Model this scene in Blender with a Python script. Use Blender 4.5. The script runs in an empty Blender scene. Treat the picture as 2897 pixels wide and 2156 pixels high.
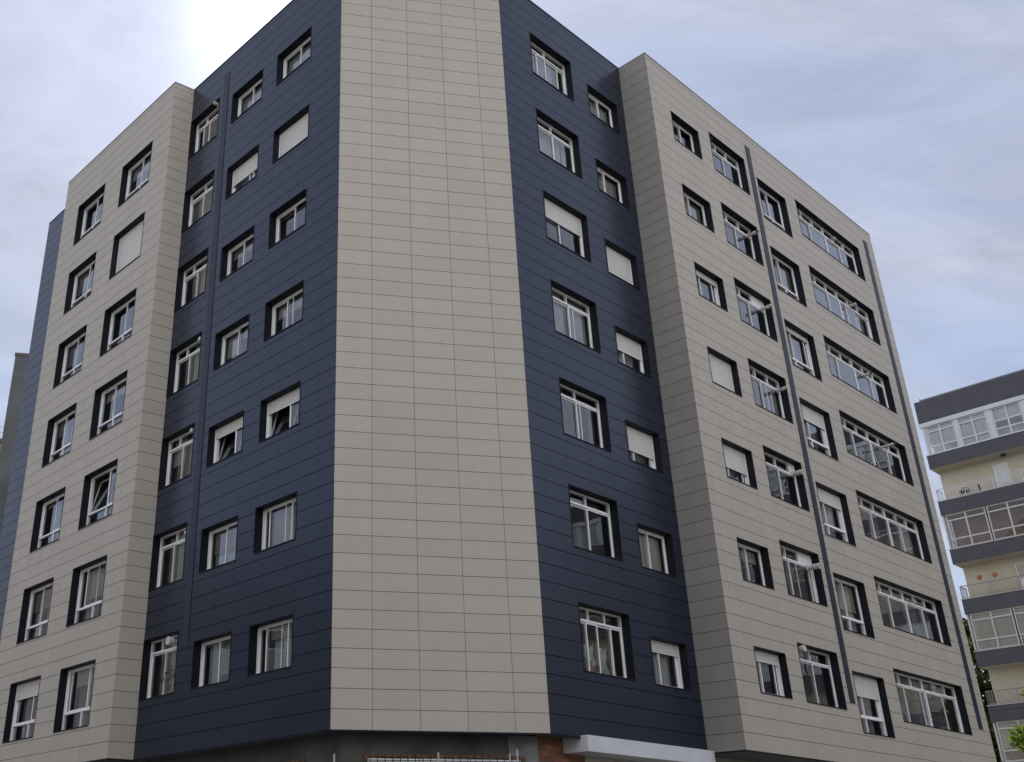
import bpy, math, random
from mathutils import Vector, Matrix
R = math.radians
random.seed(7)
# ---------------------------------------------------------------- camera
scene = bpy.context.scene
W, H = 2897.0, 2156.0
FPX, CX, CY = 2971.43, 1073.6, 1077.24
PITCH, ROLL = R(25.3974), R(-0.2557)
U = 0.4            # one cladding course in metres
Z0 = 4.28          # height of the lowest cladding edge
cam_d = bpy.data.cameras.new('camera'); cam = bpy.data.objects.new('camera', cam_d)
scene.collection.objects.link(cam); scene.camera = cam
c_, s_ = math.cos(PITCH), math.sin(PITCH); cr, sr = math.cos(ROLL), math.sin(ROLL)
ex, eu, ef = Vector((1,0,0)), Vector((0,-s_,c_)), Vector((0,c_,s_))
rt, up = ex*cr+eu*sr, eu*cr-ex*sr
m = Matrix((rt, up, -ef)).transposed().to_4x4(); m.translation = (0,0,1.6)
cam.matrix_world = m
cam_d.sensor_width = 36; cam_d.lens = FPX/W*36
cam_d.shift_x = (W/2-CX)/W; cam_d.shift_y = (CY-H/2)/W
cam_d.clip_end = 5000
# ---------------------------------------------------------------- sky and sun
SUN_EL, SUN_AZ = R(43.9), R(-6.6)      # azimuth from +Y towards +X
sun_dir = Vector((math.sin(SUN_AZ)*math.cos(SUN_EL), math.cos(SUN_AZ)*math.cos(SUN_EL), math.sin(SUN_EL)))
world = bpy.data.worlds.new('World'); scene.world = world; world.use_nodes = True
nt = world.node_tree; nt.nodes.clear(); N = nt.nodes.new; LK = nt.links.new
out = N('ShaderNodeOutputWorld'); bg = N('ShaderNodeBackground'); LK(bg.outputs[0], out.inputs[0])
bg.inputs['Strength'].default_value = 0.10
sky = N('ShaderNodeTexSky'); sky.sky_type = 'NISHITA'; sky.sun_disc = False
sky.sun_elevation = SUN_EL; sky.sun_rotation = SUN_AZ; sky.air_density = 1.0; sky.dust_density = 0.3; sky.ozone_density = 1.0
tc = N('ShaderNodeTexCoord')
def M(op, a, b=None, c=None):
    n = N('ShaderNodeMath'); n.operation = op
    for i, v in enumerate((a, b, c)):
        if v is None: continue
        if isinstance(v, (int, float)): n.inputs[i].default_value = v
        else: LK(v, n.inputs[i])
    return n.outputs[0]
def ramp(v, stops):
    n = N('ShaderNodeValToRGB'); LK(v, n.inputs[0]); e = n.color_ramp.elements
    while len(e) < len(stops): e.new(0.5)
    for el, (p, col) in zip(e, stops): el.position = p; el.color = (col, col, col, 1) if isinstance(col, (int, float)) else (*col, 1)
    return n.outputs[0]
sep = N('ShaderNodeSeparateXYZ'); LK(tc.outputs['Generated'], sep.inputs[0])
zz = M('ADD', M('MAXIMUM', sep.outputs[2], 0.0), 0.22)
comb = N('ShaderNodeCombineXYZ'); LK(M('DIVIDE', sep.outputs[0], zz), comb.inputs[0]); LK(M('DIVIDE', sep.outputs[1], zz), comb.inputs[1])
def cloud(scale, rot, sx, sy, detail, rough, dist=0.0, loc=(0,0,0)):
    mp = N('ShaderNodeMapping'); mp.inputs['Rotation'].default_value = (0,0,R(rot)); mp.inputs['Scale'].default_value = (sx,sy,1); mp.inputs['Location'].default_value = loc
    LK(comb.outputs[0], mp.inputs[0]); n = N('ShaderNodeTexNoise'); LK(mp.outputs[0], n.inputs['Vector'])
    n.inputs['Scale'].default_value = scale; n.inputs['Detail'].default_value = detail; n.inputs['Roughness'].default_value = rough; n.inputs['Distortion'].default_value = dist
    return n.outputs['Fac']
c1 = cloud(1.25, -28, 1.0, 2.2, 8, 0.58, 0.5, (3.1, 0.7, 0))
c2 = cloud(5.5, -20, 0.8, 1.9, 10, 0.66, 0.7, (1.2, 4.3, 0))
c3 = cloud(3.6, -24, 0.9, 1.7, 10, 0.64, 0.8, (7.7, 2.9, 0))
cov = M('ADD', M('MULTIPLY', c1, 0.68), M('MULTIPLY', c2, 0.32))
covr = ramp(cov, [(0.40, 0.56), (0.50, 0.80), (0.59, 1.0)])
dp = N('ShaderNodeVectorMath'); dp.operation = 'DOT_PRODUCT'; LK(tc.outputs['Generated'], dp.inputs[0]); dp.inputs[1].default_value = sun_dir
dd = M('MAXIMUM', dp.outputs['Value'], 0.0)
glow = M('ADD', M('MULTIPLY', M('POWER', dd, 9.0), 0.30), M('ADD', M('MULTIPLY', M('POWER', dd, 45.0), 1.7), M('ADD', M('MULTIPLY', M('POWER', dd, 150.0), 1.9), M('MULTIPLY', M('POWER', dd, 800.0), 12.0))))
back = M('ADD', 1.0, M('MULTIPLY', M('MAXIMUM', M('SUBTRACT', 0.30, dp.outputs['Value']), 0.0), 2.9))  # extra cloud brightness opposite the sun, added to light the facades
clum = M('ADD', M('MULTIPLY', M('MULTIPLY', back, 4.1), M('ADD', 0.60, M('MULTIPLY', c3, 0.80))), glow)     # scattered sunlight in thin cloud, raised by the added boost
bk = M('MINIMUM', M('MULTIPLY', M('MAXIMUM', M('SUBTRACT', 0.35, dp.outputs['Value']), 0.0), 1.6), 1.0)   # the boosted cloud is tinted whiter
cc = N('ShaderNodeCombineXYZ'); LK(M('MULTIPLY', clum, M('ADD', 0.905, M('MULTIPLY', bk, 0.06))), cc.inputs[0]); LK(M('MULTIPLY', clum, 0.965), cc.inputs[1]); LK(M('MULTIPLY', clum, M('SUBTRACT', 1.20, M('MULTIPLY', bk, 0.20))), cc.inputs[2])
skyg = N('ShaderNodeVectorMath'); skyg.operation = 'MULTIPLY'; LK(sky.outputs[0], skyg.inputs[0]); skyg.inputs[1].default_value = (1.0, 1.0, 1.0)
mix = N('ShaderNodeMix'); mix.data_type = 'RGBA'
LK(covr, mix.inputs['Factor']); LK(skyg.outputs[0], mix.inputs['A']); LK(cc.outputs[0], mix.inputs['B'])
LK(mix.outputs['Result'], bg.inputs['Color'])
sl = bpy.data.lights.new('sun', 'SUN'); sl.energy = 3.2; sl.angle = R(0.6); sl.color = (1.0, 0.95, 0.88)
so = bpy.data.objects.new('sun', sl); scene.collection.objects.link(so); so.location = (0, 30, 60)
so.rotation_euler = sun_dir.to_track_quat('Z', 'Y').to_euler()
scene.view_settings.view_transform = 'Standard'; scene.view_settings.look = 'None'
scene.view_settings.exposure = 0.5; scene.view_settings.gamma = 1.0
scene.render.engine = 'CYCLES'
scene.cycles.max_bounces = 7; scene.cycles.transparent_max_bounces = 12; scene.cycles.caustics_reflective = False; scene.cycles.caustics_refractive = False
# ---------------------------------------------------------------- helpers
COL = scene.collection
def new(o): COL.objects.link(o); return o
class MB:
    def __init__(s): s.v = []; s.f = []; s.mi = []; s.uv = []
    def quad(s, a, b, c, d, mi=0, uv=None):
        n = len(s.v); s.v += [tuple(a), tuple(b), tuple(c), tuple(d)]; s.f.append((n, n+1, n+2, n+3)); s.mi.append(mi)
        s.uv += uv if uv else [(0,0)]*4
    def poly(s, pts, mi=0, uv=None):
        n = len(s.v); s.v += [tuple(p) for p in pts]; s.f.append(tuple(range(n, n+len(pts)))); s.mi.append(mi); s.uv += uv if uv else [(0,0)]*len(pts)
    def box(s, x0, x1, y0, y1, z0, z1, mi=0, skip=''):
        p = [(x0,y0,z0),(x1,y0,z0),(x1,y1,z0),(x0,y1,z0),(x0,y0,z1),(x1,y0,z1),(x1,y1,z1),(x0,y1,z1)]
        for k, (a,b,c,d) in {'b':(3,2,1,0),'t':(4,5,6,7),'f':(0,1,5,4),'r':(1,2,6,5),'k':(2,3,7,6),'l':(3,0,4,7)}.items():
            if k not in skip: s.quad(p[a],p[b],p[c],p[d],mi)
    def tube(s, a, b, r0, r1=None, n=14, mi=0, caps=True):
        a, b = Vector(a), Vector(b); r1 = r0 if r1 is None else r1; d = (b-a).normalized()
        x = d.orthogonal().normalized(); y = d.cross(x)
        A = [a+(x*math.cos(t)+y*math.sin(t))*r0 for t in [2*math.pi*i/n for i in range(n)]]
        B = [b+(x*math.cos(t)+y*math.sin(t))*r1 for t in [2*math.pi*i/n for i in range(n)]]
        for i in range(n): j = (i+1)%n; s.quad(A[i],A[j],B[j],B[i],mi)
        if caps: s.poly(A[::-1],mi); s.poly(B,mi)
    def build(s, name, mats, parent=None, loc=None, rotz=None, base=None):
        if base is not None: vs = [(x-base[0],y-base[1],z-base[2]) for x,y,z in s.v]
        else: vs = s.v
        me = bpy.data.meshes.new(name); me.from_pydata(vs, [], s.f)
        for mt in (mats if isinstance(mats, (list, tuple)) else [mats]): me.materials.append(mt)
        me.polygons.foreach_set('material_index', s.mi)
        ul = me.uv_layers.new(name='UVMap'); ul.data.foreach_set('uv', [c for t in s.uv for c in t])
        me.update(); o = new(bpy.data.objects.new(name, me)); o.parent = parent
        if loc is not None: o.location = loc
        if rotz is not None: o.rotation_euler = (0,0,rotz)
        return o
def tag(o, label=None, cat=None, group=None, kind=None):
    for k, v in (('label',label),('category',cat),('group',group),('kind',kind)):
        if v: o[k] = v
    return o
def empty(name, loc, rz=0, **kw):
    o = new(bpy.data.objects.new(name, None)); o.location = loc; o.rotation_euler = (0,0,rz); o.empty_display_size = .3
    return tag(o, **kw)
# ---------------------------------------------------------------- materials
MATS = {}
def mat(name, col, rough=0.6, spec=0.5, metal=0.0, noise=0.0, nscale=3.0, bump=0.0, sub=None):
    if name in MATS: return MATS[name]
    mt = bpy.data.materials.new(name); mt.use_nodes = True; t = mt.node_tree; b = t.nodes['Principled BSDF']
    b.inputs['Roughness'].default_value = rough; b.inputs['Specular IOR Level'].default_value = spec; b.inputs['Metallic'].default_value = metal
    b.inputs['Base Color'].default_value = (*col, 1)
    if noise or bump:
        tcn = t.nodes.new('ShaderNodeTexCoord'); nz = t.nodes.new('ShaderNodeTexNoise'); nz.inputs['Scale'].default_value = nscale; nz.inputs['Detail'].default_value = 6; nz.inputs['Roughness'].default_value = .6
        t.links.new(tcn.outputs['Object'], nz.inputs['Vector'])
        if noise:
            mr = t.nodes.new('ShaderNodeMapRange'); mr.inputs['From Min'].default_value = .3; mr.inputs['From Max'].default_value = .7
            mr.inputs['To Min'].default_value = 1-noise; mr.inputs['To Max'].default_value = 1+noise
            t.links.new(nz.outputs['Fac'], mr.inputs['Value'])
            vm = t.nodes.new('ShaderNodeVectorMath'); vm.operation = 'SCALE'; vm.inputs[0].default_value = col; t.links.new(mr.outputs[0], vm.inputs['Scale'])
            t.links.new(vm.outputs[0], b.inputs['Base Color'])
        if bump:
            bp = t.nodes.new('ShaderNodeBump'); bp.inputs['Strength'].default_value = bump; bp.inputs['Distance'].default_value = .02
            t.links.new(nz.outputs['Fac'], bp.inputs['Height']); t.links.new(bp.outputs[0], b.inputs['Normal'])
    MATS[name] = mt; return mt
def cladding(name, col, groove, rough, spec, vw, vs, hw=0.016, coat=0.0):
    """panels: UV.x = panel columns, UV.y = courses; grooves are the open joints between the panels"""
    mt = bpy.data.materials.new(name); mt.use_nodes = True; t = mt.node_tree; b = t.nodes['Principled BSDF']; n = t.nodes.new; L = t.links.new
    def m(op, a, bb=None):
        q = n('ShaderNodeMath'); q.operation = op
        for i, v in enumerate((a, bb)):
            if v is None: continue
            if isinstance(v, (int, float)): q.inputs[i].default_value = v
            else: L(v, q.inputs[i])
        return q.outputs[0]
    uv = n('ShaderNodeUVMap'); uv.uv_map = 'UVMap'; sp = n('ShaderNodeSeparateXYZ'); L(uv.outputs[0], sp.inputs[0])
    def line(v, w): # 1 inside the joint
        f = m('FRACT', v); d = m('MINIMUM', f, m('SUBTRACT', 1.0, f)); return m('LESS_THAN', d, w)
    hx = line(sp.outputs[1], hw); vx = m('MULTIPLY', line(sp.outputs[0], vw), vs); j = m('MAXIMUM', hx, vx)
    wn = n('ShaderNodeTexWhiteNoise'); wn.noise_dimensions = '2D'; cb = n('ShaderNodeCombineXYZ'); L(m('FLOOR', sp.outputs[0]), cb.inputs[0]); L(m('FLOOR', sp.outputs[1]), cb.inputs[1]); L(cb.outputs[0], wn.inputs['Vector'])
    tcn = n('ShaderNodeTexCoord'); nz = n('ShaderNodeTexNoise'); nz.inputs['Scale'].default_value = 1.3; nz.inputs['Detail'].default_value = 8; nz.inputs['Roughness'].default_value = .7; L(tcn.outputs['Object'], nz.inputs['Vector'])
    mpz = n('ShaderNodeMapping'); mpz.inputs['Scale'].default_value = (3.0,3.0,0.12); L(tcn.outputs['Object'], mpz.inputs[0]); nz2 = n('ShaderNodeTexNoise'); nz2.inputs['Scale'].default_value = 1.0; nz2.inputs['Detail'].default_value = 4; L(mpz.outputs[0], nz2.inputs['Vector'])
    k = m('ADD', m('ADD', 0.88, m('MULTIPLY', wn.outputs['Value'], 0.06)), m('ADD', m('MULTIPLY', nz.outputs['Fac'], 0.06), m('MULTIPLY', nz2.outputs['Fac'], 0.12)))
    sc = n('ShaderNodeVectorMath'); sc.operation = 'SCALE'; sc.inputs[0].default_value = col; L(k, sc.inputs['Scale'])
    mx = n('ShaderNodeMix'); mx.data_type = 'RGBA'; L(j, mx.inputs['Factor']); L(sc.outputs[0], mx.inputs['A']); mx.inputs['B'].default_value = (*groove, 1)
    L(mx.outputs['Result'], b.inputs['Base Color'])
    b.inputs['Roughness'].default_value = rough; L(m('MULTIPLY', m('SUBTRACT', 1.0, j), spec), b.inputs['Specular IOR Level'])
    if spec > .6: b.inputs['Specular Tint'].default_value = (.72, .84, 1, 1)
    # every panel hangs a fraction of a degree out of plane
    ng = n('ShaderNodeNewGeometry'); rv = n('ShaderNodeVectorMath'); rv.operation = 'SUBTRACT'; L(wn.outputs['Color'], rv.inputs[0]); rv.inputs[1].default_value = (.5,.5,.5)
    rs = n('ShaderNodeVectorMath'); rs.operation = 'SCALE'; L(rv.outputs[0], rs.inputs[0]); rs.inputs['Scale'].default_value = 0.012
    ad = n('ShaderNodeVectorMath'); L(ng.outputs['Normal'], ad.inputs[0]); L(rs.outputs[0], ad.inputs[1]); nm = n('ShaderNodeVectorMath'); nm.operation = 'NORMALIZE'; L(ad.outputs[0], nm.inputs[0]); L(nm.outputs[0], b.inputs['Normal'])
    MATS[name] = mt; return mt
BEIGE = (0.436, 0.399, 0.345); NAVY = (0.0092, 0.0132, 0.029)
m_bc = cladding('beige_cladding_central', BEIGE, (.03,.027,.025), .5, .4, .0045, 0.9, .0135)
m_bb = cladding('beige_cladding_bays', BEIGE, (.03,.027,.025), .5, .4, .0045, 0.5, .0150)
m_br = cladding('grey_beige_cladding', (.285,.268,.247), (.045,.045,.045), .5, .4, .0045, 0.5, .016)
m_nv = cladding('navy_cladding', NAVY, (.004,.006,.012), .27, .66, .0045, 0.6, .019)
m_trim = mat('navy_metal_trim', (.0065,.0080,.0140), .6, .25)
m_duct = mat('navy_duct_cover', (.016,.022,.040), .5, noise=.08)
m_white = mat('white_aluminium', (.88,.88,.89), .38, noise=.04, nscale=5)
m_shut = mat('white_shutter_slats', (.72,.71,.68), .5)
m_blind = mat('cream_blind', (.50,.48,.42), .7)
m_slatb = mat('beige_slatted_blind', (.42,.38,.32), .7)
m_curt = mat('white_net_curtain', (.62,.62,.62), .9)
m_curtd = mat('grey_curtain', (.30,.28,.29), .9)
m_room = mat('lit_room_plaster', (.48,.45,.40), .9, noise=.25, nscale=1.2)  # paler copy: a better lit room painted into the plaster colour
m_roomd = mat('dim_room_plaster', (.20,.185,.17), .9, noise=.3, nscale=1.2)  # darker copy: a dim room's shade painted into the plaster colour
m_plastic = mat('white_flue_plastic', (.55,.54,.51), .4)
m_black = mat('black_plastic', (.02,.02,.02), .5)
def glassmat(name, tint, boost):
    mt = bpy.data.materials.new(name); mt.use_nodes = True; t = mt.node_tree; t.nodes.clear(); n = t.nodes.new; L = t.links.new
    o = n('ShaderNodeOutputMaterial'); mxs = n('ShaderNodeMixShader'); tr = n('ShaderNodeBsdfTransparent'); gl = n('ShaderNodeBsdfGlossy'); fr = n('ShaderNodeFresnel'); ml = n('ShaderNodeMath'); ml.operation = 'MULTIPLY_ADD'
    tr.inputs[0].default_value = (*tint, 1); gl.inputs['Roughness'].default_value = 0.0; gl.inputs['Color'].default_value = (.92,.95,1,1); fr.inputs[0].default_value = 1.5
    L(fr.outputs[0], ml.inputs[0]); ml.inputs[1].default_value = boost; ml.inputs[2].default_value = 0.03; ml.use_clamp = True
    tcn = n('ShaderNodeTexCoord'); nz = n('ShaderNodeTexNoise'); nz.inputs['Scale'].default_value = .9; nz.inputs['Detail'].default_value = 1; L(tcn.outputs['Object'], nz.inputs['Vector'])
    bp = n('ShaderNodeBump'); bp.inputs['Strength'].default_value = .05; bp.inputs['Distance'].default_value = .05; L(nz.outputs['Fac'], bp.inputs['Height']); L(bp.outputs[0], gl.inputs['Normal'])
    L(ml.outputs[0], mxs.inputs[0]); L(tr.outputs[0], mxs.inputs[1]); L(gl.outputs[0], mxs.inputs[2]); L(mxs.outputs[0], o.inputs[0])
    return mt
m_glassc = glassmat('clear_gallery_glass', (.88,.88,.88), .7)
m_glass = glassmat('window_glass', (.84,.88,.88), 2.2)
# ---------------------------------------------------------------- plan of the block (metres), from the measured corners
PT = {k: Vector((x*U, y*U)) for k, (x, y) in dict(E1=(-2.503,54.283),E2=(8.652,56.199),E3=(-15.245,68.304),E4=(-16.635,67.336),E5=(-29.075,81.032),E6=(-32.848,87.816),E7=(19.447,65.975),E8=(21.159,64.192),E9=(50.024,90.463)).items()}
def zk(k): return Z0 + k*U
KT = 52.5
NLd = (PT['E3']-PT['E1']).normalized()
PT['E5b'] = PT['E1'] + NLd*((PT['E5']-PT['E1']).dot(NLd))
class Face:
    def __init__(s, a, b):
        s.a, s.b = PT[a], PT[b]; d = s.b-s.a; s.len = d.length/U; s.t = d.normalized(); s.n = Vector((s.t.y, -s.t.x)); s.ang = math.atan2(s.t.y, s.t.x)
    def P(s, u, k, out=0.0):  # u,k in courses; out in metres towards the street
        q = s.a + s.t*(u*U) + s.n*out; return Vector((q.x, q.y, zk(k)))
F = dict(FL=Face('E6','E5b'), LB=Face('E5','E4'), LR=Face('E4','E3'), NL=Face('E3','E1'), CC=Face('E1','E2'), RN=Face('E2','E7'), RR=Face('E7','E8'), RB=Face('E8','E9'))
base = Vector((3.0*U, 56.0*U, 0.0))
bld = empty('apartment_building', base, label='seven storey apartment block clad in navy and beige panels, filling most of the picture', cat='building')
DEP = 0.56*U
WIN = []   # (face, u0, u1, k0, k1, spec)
def clad(face, mt, pitch, u0, wins):
    f = F[face]; us = sorted({0.0, f.len, *[w[0] for w in wins], *[w[1] for w in wins]}); ks = sorted({0.0, KT, *[w[2] for w in wins], *[w[3] for w in wins]})
    b = MB()
    for i in range(len(us)-1):
        for j in range(len(ks)-1):
            um, km = (us[i]+us[i+1])/2, (ks[j]+ks[j+1])/2
            if any(w[0] < um < w[1] and w[2] < km < w[3] for w in wins): continue
            q = [(us[i],ks[j]),(us[i+1],ks[j]),(us[i+1],ks[j+1]),(us[i],ks[j+1])]
            b.quad(*[f.P(u,k) for u,k in q], uv=[((u-u0)/pitch, k) for u,k in q])
    return b.build('cladding', mt, bld, (0,0,0), base=base)
# ---------------------------------------------------------------- windows
def ring(b, x0, x1, z0, z1, y0, y1, wd, mi=0):
    b.box(x0, x0+wd, y0, y1, z0, z1, mi); b.box(x1-wd, x1, y0, y1, z0, z1, mi)
    b.box(x0+wd, x1-wd, y0+.001, y1-.001, z0, z0+wd, mi); b.box(x0+wd, x1-wd, y0+.001, y1-.001, z1-wd, z1, mi)
def slats(b, x0, x1, ztop, zbot, y, pitch=.052, dep=.018):
    z = ztop
    while z > zbot+.001:
        zn = max(zbot, z-pitch); zm = zn+(z-zn)*.28
        b.quad((x0,y,zm),(x1,y,zm),(x1,y+dep*.2,z),(x0,y+dep*.2,z)); b.quad((x0,y+dep,zn),(x1,y+dep,zn),(x1,y,zm),(x0,y,zm)); z = zn
def curtain(b, x0, x1, z0, z1, y, amp=.03, wl=.14, ph=0.0):
    n = max(6, int((x1-x0)/.025)); px = None
    for i in range(n+1):
        x = x0+(x1-x0)*i/n; yy = y+amp*math.sin(2*math.pi*x/wl+ph)+amp*.4*math.sin(2*math.pi*x/(wl*2.7)+ph*2)
        if px: b.quad((px[0],px[1],z0),(x,yy,z0),(x,yy,z1),(px[0],px[1],z1))
        px = (x,yy)
def window(face, u0, u1, k0, k1, sp):
    f = F[face]; w, h = (u1-u0)*U, (k1-k0)*U; p = f.P(u0, k0)
    fr = MB(); gl = MB()
    # local frame: x to the right seen from the street, y into the wall, z up
    yf = DEP; FW = .037; tr = sp.get('tr'); lo = sp.get('lo'); shp = sp.get('sh', 0)
    fr.box(0, w, yf-.01, yf+.075, h-FW, h); fr.box(0, w, yf-.012, yf+.077, 0, FW)
    fr.box(0, FW, yf-.011, yf+.076, FW, h-FW); fr.box(w-FW, w, yf-.011, yf+.076, FW, h-FW)
    zt = h-FW; zb = FW
    if tr:
        zt = h*(1-sp.get('trh', .25)); fr.box(FW, w-FW, yf-.008, yf+.07, zt-.012, zt+.034)
        xs = [FW]+[w*t for t in tr]+[w-FW]
        for i, t in enumerate(tr):
            wd = .028 if t in sp.get('thick', ()) else .0145
            fr.box(w*t-wd, w*t+wd, yf-.006, yf+.068, zt+.034, h-FW)
        for i in range(len(xs)-1):
            if i in sp.get('panel', ()): fr.box(xs[i], xs[i+1], yf+.01, yf+.03, zt+.04, h-FW)
            else: gl.quad((xs[i],yf+.04,zt+.03),(xs[i+1],yf+.04,zt+.03),(xs[i+1],yf+.04,h-FW*.6),(xs[i],yf+.04,h-FW*.6))
        zt -= .02
    if lo:
        zb = h*sp.get('loh', .285); fr.box(FW, w-FW, yf-.009, yf+.07, zb-.024, zb+.024)
        for t in lo: fr.box(w*t-.022, w*t+.022, yf-.006, yf+.068, FW, zb-.03)
        gl.quad((FW*.6,yf+.04,FW*.6),(w-FW*.6,yf+.04,FW*.6),(w-FW*.6,yf+.04,zb-.02),(FW*.6,yf+.04,zb-.02)); zb += .03
    ms = sp.get('m', [.5]); xs = [FW]+[w*t for t in ms]+[w-FW]; SW = sp.get('sw', .038)*.8
    for t in sp.get('post', ()): fr.box(w*t-.035, w*t+.035, yf-.010, yf+.074, zb, zt)
    op = sp.get('open'); tl = sp.get('tilt')
    for i in range(len(xs)-1):
        if op is not None and i == op: continue
        x0, x1 = xs[i]-(0 if i == 0 else .018), xs[i+1]+(0 if i == len(xs)-2 else .018); yo = yf+(.006 if i % 2 else .038)
        if tl is not None and i == tl:     # sash tilted inwards at the top
            tb = MB(); ring(tb, x0, x1, 0, zt-zb, 0, .03, SW); a = R(13)
            def rot(v): return (v[0], yo+v[1]*math.cos(a)+v[2]*math.sin(a), zb+v[2]*math.cos(a)-v[1]*math.sin(a))
            n0 = len(fr.v); fr.v += [rot(v) for v in tb.v]; fr.f += [tuple(n0+q for q in ff) for ff in tb.f]; fr.mi += tb.mi; fr.uv += tb.uv
            gl.quad(*[rot(v) for v in ((x0,.015,0),(x1,.015,0),(x1,.015,zt-zb),(x0,.015,zt-zb))])
            fr.box(x0, x0+.05, yf-.004, yf+.07, zb, zt); fr.box(x1-.05, x1, yf-.004, yf+.07, zb, zt)
            continue
        ring(fr, x0, x1, zb, zt, yo, yo+.03, SW); gl.quad((x0+SW*.8,yo+.015,zb+.01),(x1-SW*.8,yo+.015,zb+.01),(x1-SW*.8,yo+.015,zt-.01),(x0+SW*.8,yo+.015,zt-.01))
    for t in sp.get('xm', ()): fr.box(w*t-.012, w*t+.012, yf+.02, yf+.05, zb, zt)
    wo = fr.build('window', m_white, bld, (p.x-base.x, p.y-base.y, p.z), f.ang)
    gl.build('glass_pane', m_glass, wo)
    # dark metal lining of the opening, with a thin raised edge
    sr_ = MB(); e = .02; pr = -.008
    sr_.quad((0,pr,0),(0,yf+.08,0),(0,yf+.08,h),(0,pr,h)); sr_.quad((w,yf+.08,0),(w,pr,0),(w,pr,h),(w,yf+.08,h))
    sr_.quad((0,pr,h),(0,yf+.08,h),(w,yf+.08,h),(w,pr,h)); sr_.quad((0,yf+.08,0),(0,pr-.012,-.004),(w,pr-.012,-.004),(w,yf+.08,0))
    sr_.box(-e,0,pr,.004,-e,h+e); sr_.box(w,w+e,pr,.004,-e,h+e); sr_.box(0,w,pr,.004,h,h+e); sr_.box(0,w,pr-.012,.004,-e-.01,-.004)
    sr_.build('window_surround', m_trim, wo)
    rm = MB(); d = sp.get('dep', 1.1); y0 = yf+.081; a_, b_ = -.12, .12
    rm.quad((a_,y0+d,-.3),(w+b_,y0+d,-.3),(w+b_,y0+d,h+.2),(a_,y0+d,h+.2)); rm.quad((a_,y0,-.3),(a_,y0+d,-.3),(a_,y0+d,h+.2),(a_,y0,h+.2))
    rm.quad((w+b_,y0+d,-.3),(w+b_,y0,-.3),(w+b_,y0,h+.2),(w+b_,y0+d,h+.2)); rm.quad((a_,y0+d,h+.2),(w+b_,y0+d,h+.2),(w+b_,y0,h+.2),(a_,y0,h+.2)); rm.quad((a_,y0,-.3),(w+b_,y0,-.3),(w+b_,y0+d,-.3),(a_,y0+d,-.3))
    rm.quad((a_,y0,-.3),(0,y0,-.3),(0,y0,h+.2),(a_,y0,h+.2)); rm.quad((w,y0,-.3),(w+b_,y0,-.3),(w+b_,y0,h+.2),(w,y0,h+.2)); rm.quad((0,y0,-.3),(w,y0,-.3),(w,y0,0),(0,y0,0)); rm.quad((0,y0,h),(w,y0,h),(w,y0,h+.2),(0,y0,h+.2))
    rm.build('room', m_room if sp.get('lit') else m_roomd, wo)  # plaster tone stands in for how lit the room is
    if shp:
        s2 = MB(); zt2 = h-FW*.9; zs = max(FW*.6, h*(1-shp)); x0, x1 = .028, w-.028
        s2.box(x0, x1, yf-.030, yf-.012, h-.085, h-.004); slats(s2, x0, x1, h-.085, zs+.02, yf-.024); s2.box(x0, x1, yf-.026, yf-.012, zs-.012, zs+.02)
        s2.build('roller_shutter', m_shut, wo)
        for xa in (0, w-.028): g2 = MB(); g2.box(xa, xa+.028, yf-.034, yf-.0115, .002, h-.002); g2.build('shutter_guide', m_white, wo)
    for bl in sp.get('bl', ()):
        x0, x1, fz, kind = (*bl, 'c')[:4]; bb = MB(); z0 = h*(1-fz); yb = yf+.14
        if kind == 's': slats(bb, w*x0, w*x1, h, z0, yb, .055, .02)
        elif kind == 'v':
            nn = int((x1-x0)*w/.09)
            for q in range(nn): xa = w*x0+q*.09; bb.quad((xa,yb,z0),(xa+.075,yb+.03,z0),(xa+.075,yb+.03,h),(xa,yb,h))
        else:
            bb.quad((w*x0,yb,z0),(w*x1,yb,z0),(w*x1,yb+.012,h),(w*x0,yb+.012,h)); bb.box(w*x0,w*x1,yb-.012,yb-.001,z0-.02,z0+.012)
        bb.build('blind', m_slatb if kind == 's' else m_blind, wo)
    for cu in sp.get('cu', ()):
        x0, x1, kind = (*cu, 'w')[:3]; cb = MB(); curtain(cb, w*x0, w*x1, -.05 if len(cu) < 4 else h*cu[3], h*.985, yf+.24, .028, .13+random.random()*.06, random.random()*6)
        cb.build('curtain', m_curtd if kind == 'd' else m_curt, wo)
    return wo
def flue(face, u, k, L=.45, r=.055, tip=False, dz=0.0, bend=False, disc=False):
    """boiler flue through the upper light: u,k in courses, L metres proud of the window frame"""
    r = r*.6 if disc else r*.86
    f = F[face]; b = MB(); n3 = Vector((f.n.x, f.n.y, 0)); L = L*.56+.03 if face == 'RB' and not disc else L; a = f.P(u, k, -DEP+.0); e = a+n3*L+Vector((0,0,dz))
    d = (e-a).normalized()
    if disc:
        b.tube(a, e-d*.10, r, n=16); b.tube(e-d*.12, e-d*.075, r*1.75, n=24); b.tube(e-d*.075, e-d*.045, r*1.1, n=16); b.tube(e-d*.045, e, r*1.75, n=24)
    else:
        b.tube(a, e-d*.06, r, n=16); b.tube(a, a+d*.03, r*1.5, n=16); b.tube(e-d*.16, e-d*.12, r*1.25, n=16); b.tube(e-d*.07, e, r*(.75 if tip else 1.2), n=16, mi=1 if tip else 0)
        b.tube(e-d*.002, e+d*.001, r*.55, n=12, mi=1)
    b.build('flue_pipe', [m_plastic, m_black], bld, (0,0,0), base=base)
top = lambda i: 6.26+6.98*(i-1)   # head of the lower window type on floor i
WINDOWS = []
def add(face, u0, u1, kind, i, **sp):
    t = top(i); k1 = t+(.97 if kind in 'kd' else 0); k0 = t-(4.03 if kind == 't' else 2.72)
    WINDOWS.append((face, u0, u1, k0, k1, sp))
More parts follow.
